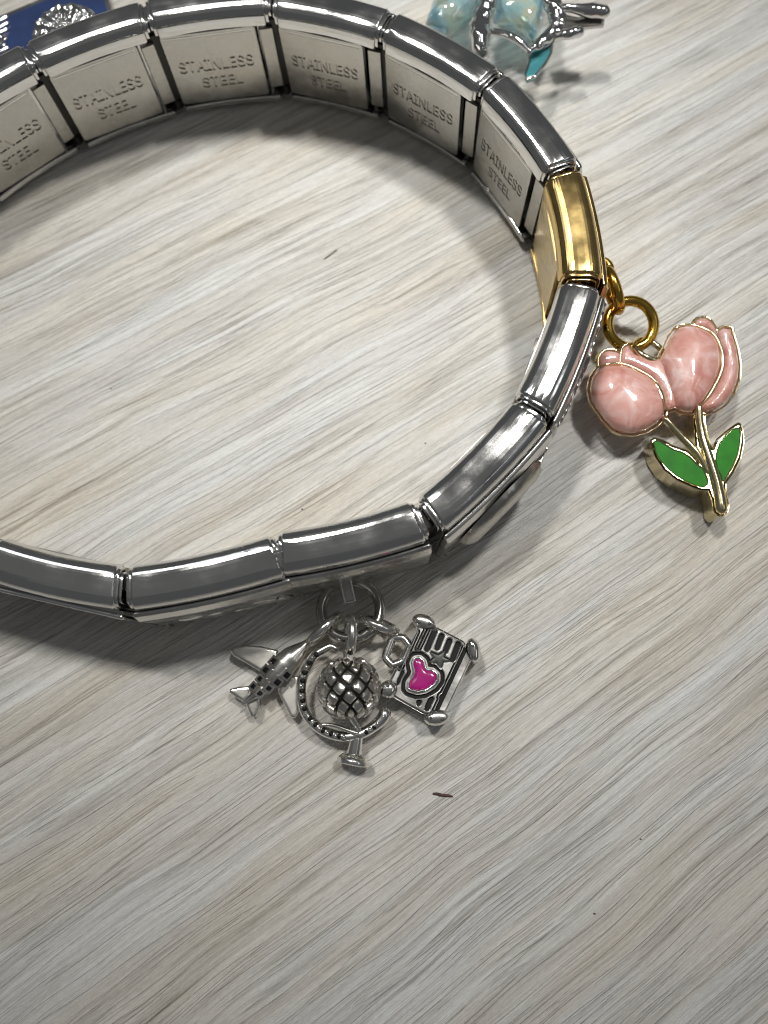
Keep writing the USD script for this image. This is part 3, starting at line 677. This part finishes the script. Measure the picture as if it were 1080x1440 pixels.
put('heart_rim', cat([tube([(*q, ZS + 0.02) for q in np.array(heart.buffer(18 * w_).exterior.coords)[:-1]], 0.11, 8, closed=True)]), 'silver', sui, smooth=60)
for (cx, cy), (rx, ry), rot in (((285, 110), (135, 78), 18), ((815, 420), (78, 135), -12), ((420, 1150), (142, 88), -8), ((-105, 842), (95, 100), 20)):
    g = affinity.rotate(affinity.scale(Point(cx, cy).buffer(1, 10), rx, ry), rot)
    g = poly(sz(list(g.exterior.coords)[:-1]), ZS)
    cap = put('corner_cap', cat([extr(g, 0.3, ZS + 0.02), inflate(g, 0.38, ZS + 0.02, step=0.12)]), 'silver', sui, smooth=60)
    for s in (-0.45, 0.4):
        q = sz([(cx + s * rx * (1 if rx > ry else 0.2), cy + s * ry * (1 if ry > rx else 0.2) + 12)])[0]
        put('rivet', ball(P(*q, ZS + 0.33), (0.13, 0.13, 0.1), 1), 'soot', cap, smooth=True)
put('side_bar', tube([P(*q, ZS - 0.25) for q in sz([(765, 500), (500, 1045)])], 0.24, 10), 'silver', sui, smooth=60)
hh = [(553, 898), (566, 898), (575, 909), (566, 929), (552, 934), (543, 924)]
hpts = np.array([P(*q, ZS - 0.35) for q in hh]); hc = hpts.mean(0); ho = hc + (hpts - hc) * 1.02
ho = Polygon(ho[:, :2]).buffer(0.05, 4).exterior; hq = [(*ho.interpolate(k / 36, normalized=True).coords[0], ZS - 0.35) for k in range(36)]
put('handle', tube(hq, 0.30, 12, closed=True), 'silver', sui, smooth=60)
edge_loop(sui, (503, 866), (562, 889), 2.0, 0.31, -0.12)

# ------------------------------------------------------------------ blue enamel tag behind the bracelet
tag = thing('enamel_tag', 'blue enamel tag with a round silver medallion, behind the bracelet', 'charm', (*P(60, 50, 0)[:2], 0))
ZB = 1.6
g = poly([(-120, 80), (-4, 26), (62, -2), (140, -34), (158, 24), (120, 60), (20, 110), (-90, 160)], ZB, 0.1)
put('setting', bevel_extr(g, 0.3, ZB, 0.15), 'chrome', tag, smooth=45)
put('enamel', bevel_extr(g.buffer(-0.28), ZB - 0.1, ZB + 0.03, 0.03), 'blue', tag, smooth=45)
c = P(96, 50, ZB); mg = Point(c[0], c[1]).buffer(2.95, 24)
def crumple(v): return 0.30 * (np.abs(meshkit.fbm(np.c_[v[:, 0] * 1.5, v[:, 1] * 1.5, v[:, 0] * 0], 4, 3) - 0.5) * -2 + 0.5) + 0.16 * np.sin(np.arctan2(v[:, 1] - c[1], v[:, 0] - c[0]) * 14)
md = put('medallion', inflate(mg, 0.35, ZB + 0.02, rim=0.3, step=0.075, bump=crumple), 'chrome', tag, smooth=True)
put('medallion_rim', ring((*c[:2], ZB + 0.12), 2.92, 0.12), 'chrome', md, smooth=60)
dx = img_dir((0, 50), (10, 45), ZB); dy = np.cross([0, 0, 1], dx)
for k in range(7):
    q = P(3 + (k % 2) * 1.5, 28 + 8.6 * k, ZB + 0.1)
    if k in (3, 4): put('letter', ring(q, 0.28, 0.09, squash=0.7 if k == 3 else 0.6), 'chrome', tag, smooth=60)
    else: put('letter', tube([q - dx * 0.75, q + dx * 0.45], 0.15, 8), 'chrome', tag, smooth=60)

# ------------------------------------------------------------------ crystal charm at the top
OC, SC = (590, 0), 3.857
cry = thing('crystal_charm', 'silver twig charm with iridescent light blue crystals', 'charm', (*P(720, 20, 0)[:2], 0))
def cz(q): return zoomed(q, OC, SC)
ZC = 3.4
for q, h in (([(30, 132), (55, 60), (78, -30), (130, -190), (360, -190), (345, 0), (290, 100), (235, 152), (150, 196), (90, 165)], 1.5), ([(395, -190), (740, -190), (700, 0), (672, 120), (622, 238), (560, 182), (480, 145), (398, 128)], 1.3)):
    g = poly(cz(q), ZC, 0.1)
    up = inflate(g, h, ZC, step=0.28); dn = inflate(g, 0.6, 0, step=0.28); dn = T(np.c_[dn.vertices[:, :2], ZC - dn.vertices[:, 2]], dn.faces[:, ::-1])
    mm = cat([up, dn]); mm.merge_vertices(); put('crystal', mm, 'crystal', cry, smooth=True)
def twig(q, r, z, name='branch', wob=0.05, seed=1, mat='chrome'):
    z = np.broadcast_to(z, (len(q),)); pts = spline([P(*pt, z[k]) for k, pt in enumerate(cz(q))], 40)
    rr = np.interp(np.linspace(0, 1, 40), np.linspace(0, 1, len(r)), r)
    m = tube(pts, rr, 16)
    m.vertices += m.vertex_normals * ((meshkit.noise(m.vertices * 2.2, seed) - 0.5) * wob * 4)[:, None]
    put(name, m, mat, cry, smooth=60)
twig([(390, -120), (380, 0), (350, 80), (330, 150), (325, 220), (335, 290)], (0.68, 0.66, 0.62, 0.66, 0.78, 0.55), (5.4, 5.4, 5.4, 5.4, 5.5, 5.2), 'claw', 0.09, 3)
twig([(350, -60), (330, 60), (300, 130), (300, 200), (350, 260)], (0.2, 0.25, 0.25, 0.3, 0.25), 5.7, 'claw', 0.05, 5)
twig([(335, 285), (300, 330), (262, 372)], (0.42, 0.36, 0.34), (5.2, 4.9, 4.6), 'hanger', 0.03, 9)
twig([(385, 175), (470, 188), (540, 225), (592, 275)], (0.26, 0.30, 0.28, 0.24), (4.0, 4.0, 4.0, 4.1), 'crescent_rim', 0.01)
twig([(715, -120), (715, 0), (735, 70), (740, 140), (690, 200), (640, 250), (595, 282)], (0.6, 0.6, 0.66, 0.56, 0.46, 0.42, 0.26), 5.0, 'branch', 0.08, 4)
twig([(690, -40), (712, 20), (760, 60), (770, 130), (740, 175)], (0.25, 0.3, 0.3, 0.3, 0.2), 5.4, 'branch', 0.07, 8)
twig([(745, 60), (800, 42), (870, 52), (940, 60), (995, 66)], (0.36, 0.30, 0.40, 0.60, 0.54), (5.1, 5.1, 5.1, 5.0, 5.0), 'branch', 0.02, 6)
twig([(735, 200), (775, 190), (830, 182), (862, 172)], (0.38, 0.33, 0.44, 0.46), 4.9, 'branch', 0.05, 7)
g = poly(cz([(748, 75), (860, 95), (1005, 85), (1000, 140), (900, 150), (780, 158), (742, 140)]), 4.4, 0.05)
put('back_plate', extr(g, 4.2, 4.45), 'ring_silver', cry, smooth=False)
g = poly(cz([(598, 290), (640, 272), (690, 252), (724, 228), (712, 290), (682, 345), (625, 415), (585, 432), (572, 405), (592, 350)]), 4.4, 0.03)
lv = put('leaf', cat([extr(g, 4.0, 4.35), inflate(g, 0.1, 4.35, rim=0.2, step=0.15)]), 'teal', cry, 'teal enamel leaf')
put('leaf_rim', tube([(*q, 4.4) for q in np.array(g.simplify(0.02).exterior.coords)[:-1]], 0.13, 8, closed=True), 'chrome', lv, smooth=60)

# ------------------------------------------------------------------ lint on the table
def lint(q, r, mat, label):
    c = P(*q[0], 0); t = thing('lint', label, 'lint', (c[0], c[1], 0))
    put('fibre', tube(spline([P(*p, r + 0.02) for p in q], 16), r * np.interp(np.linspace(0, 1, 16), (0, 0.3, 0.8, 1), (0.75, 1, 0.8, 0.5)), 7), mat, t, smooth=60)
lint([(610, 1116), (616, 1116.5), (622, 1118), (629, 1118.5), (636, 1120)], 0.105, 'lint', 'short reddish brown fibre on the table below the suitcase charm')
lint([(456, 364), (463, 359), (474, 351)], 0.045, 'grey_lint', 'thin grey hair on the table inside the bracelet')
for x, y, r, where in ((425, 716, 0.07, 'just inside the front links above the airplane charm'), (156, 546, 0.06, 'inside the bracelet near the left edge'), (707, 140, 0.06, 'beside the link next to the crystal charm'),
                       (901, 1180, 0.06, 'at the lower right below the tulips'), (836, 1285, 0.07, 'near the bottom, the lowest of all'), (598, 623, 0.05, 'inside the bracelet by the diagonal silver link')):
    c = P(x, y, r * 0.5); t = thing('dust_speck', 'tiny dark dust speck ' + where, 'speck', (c[0], c[1], 0), 'specks of dust on the table')
    put('grain', ball(c, (r * 1.3, r * 0.8, r * 0.6), 1), 'grey_lint', t, smooth=True)
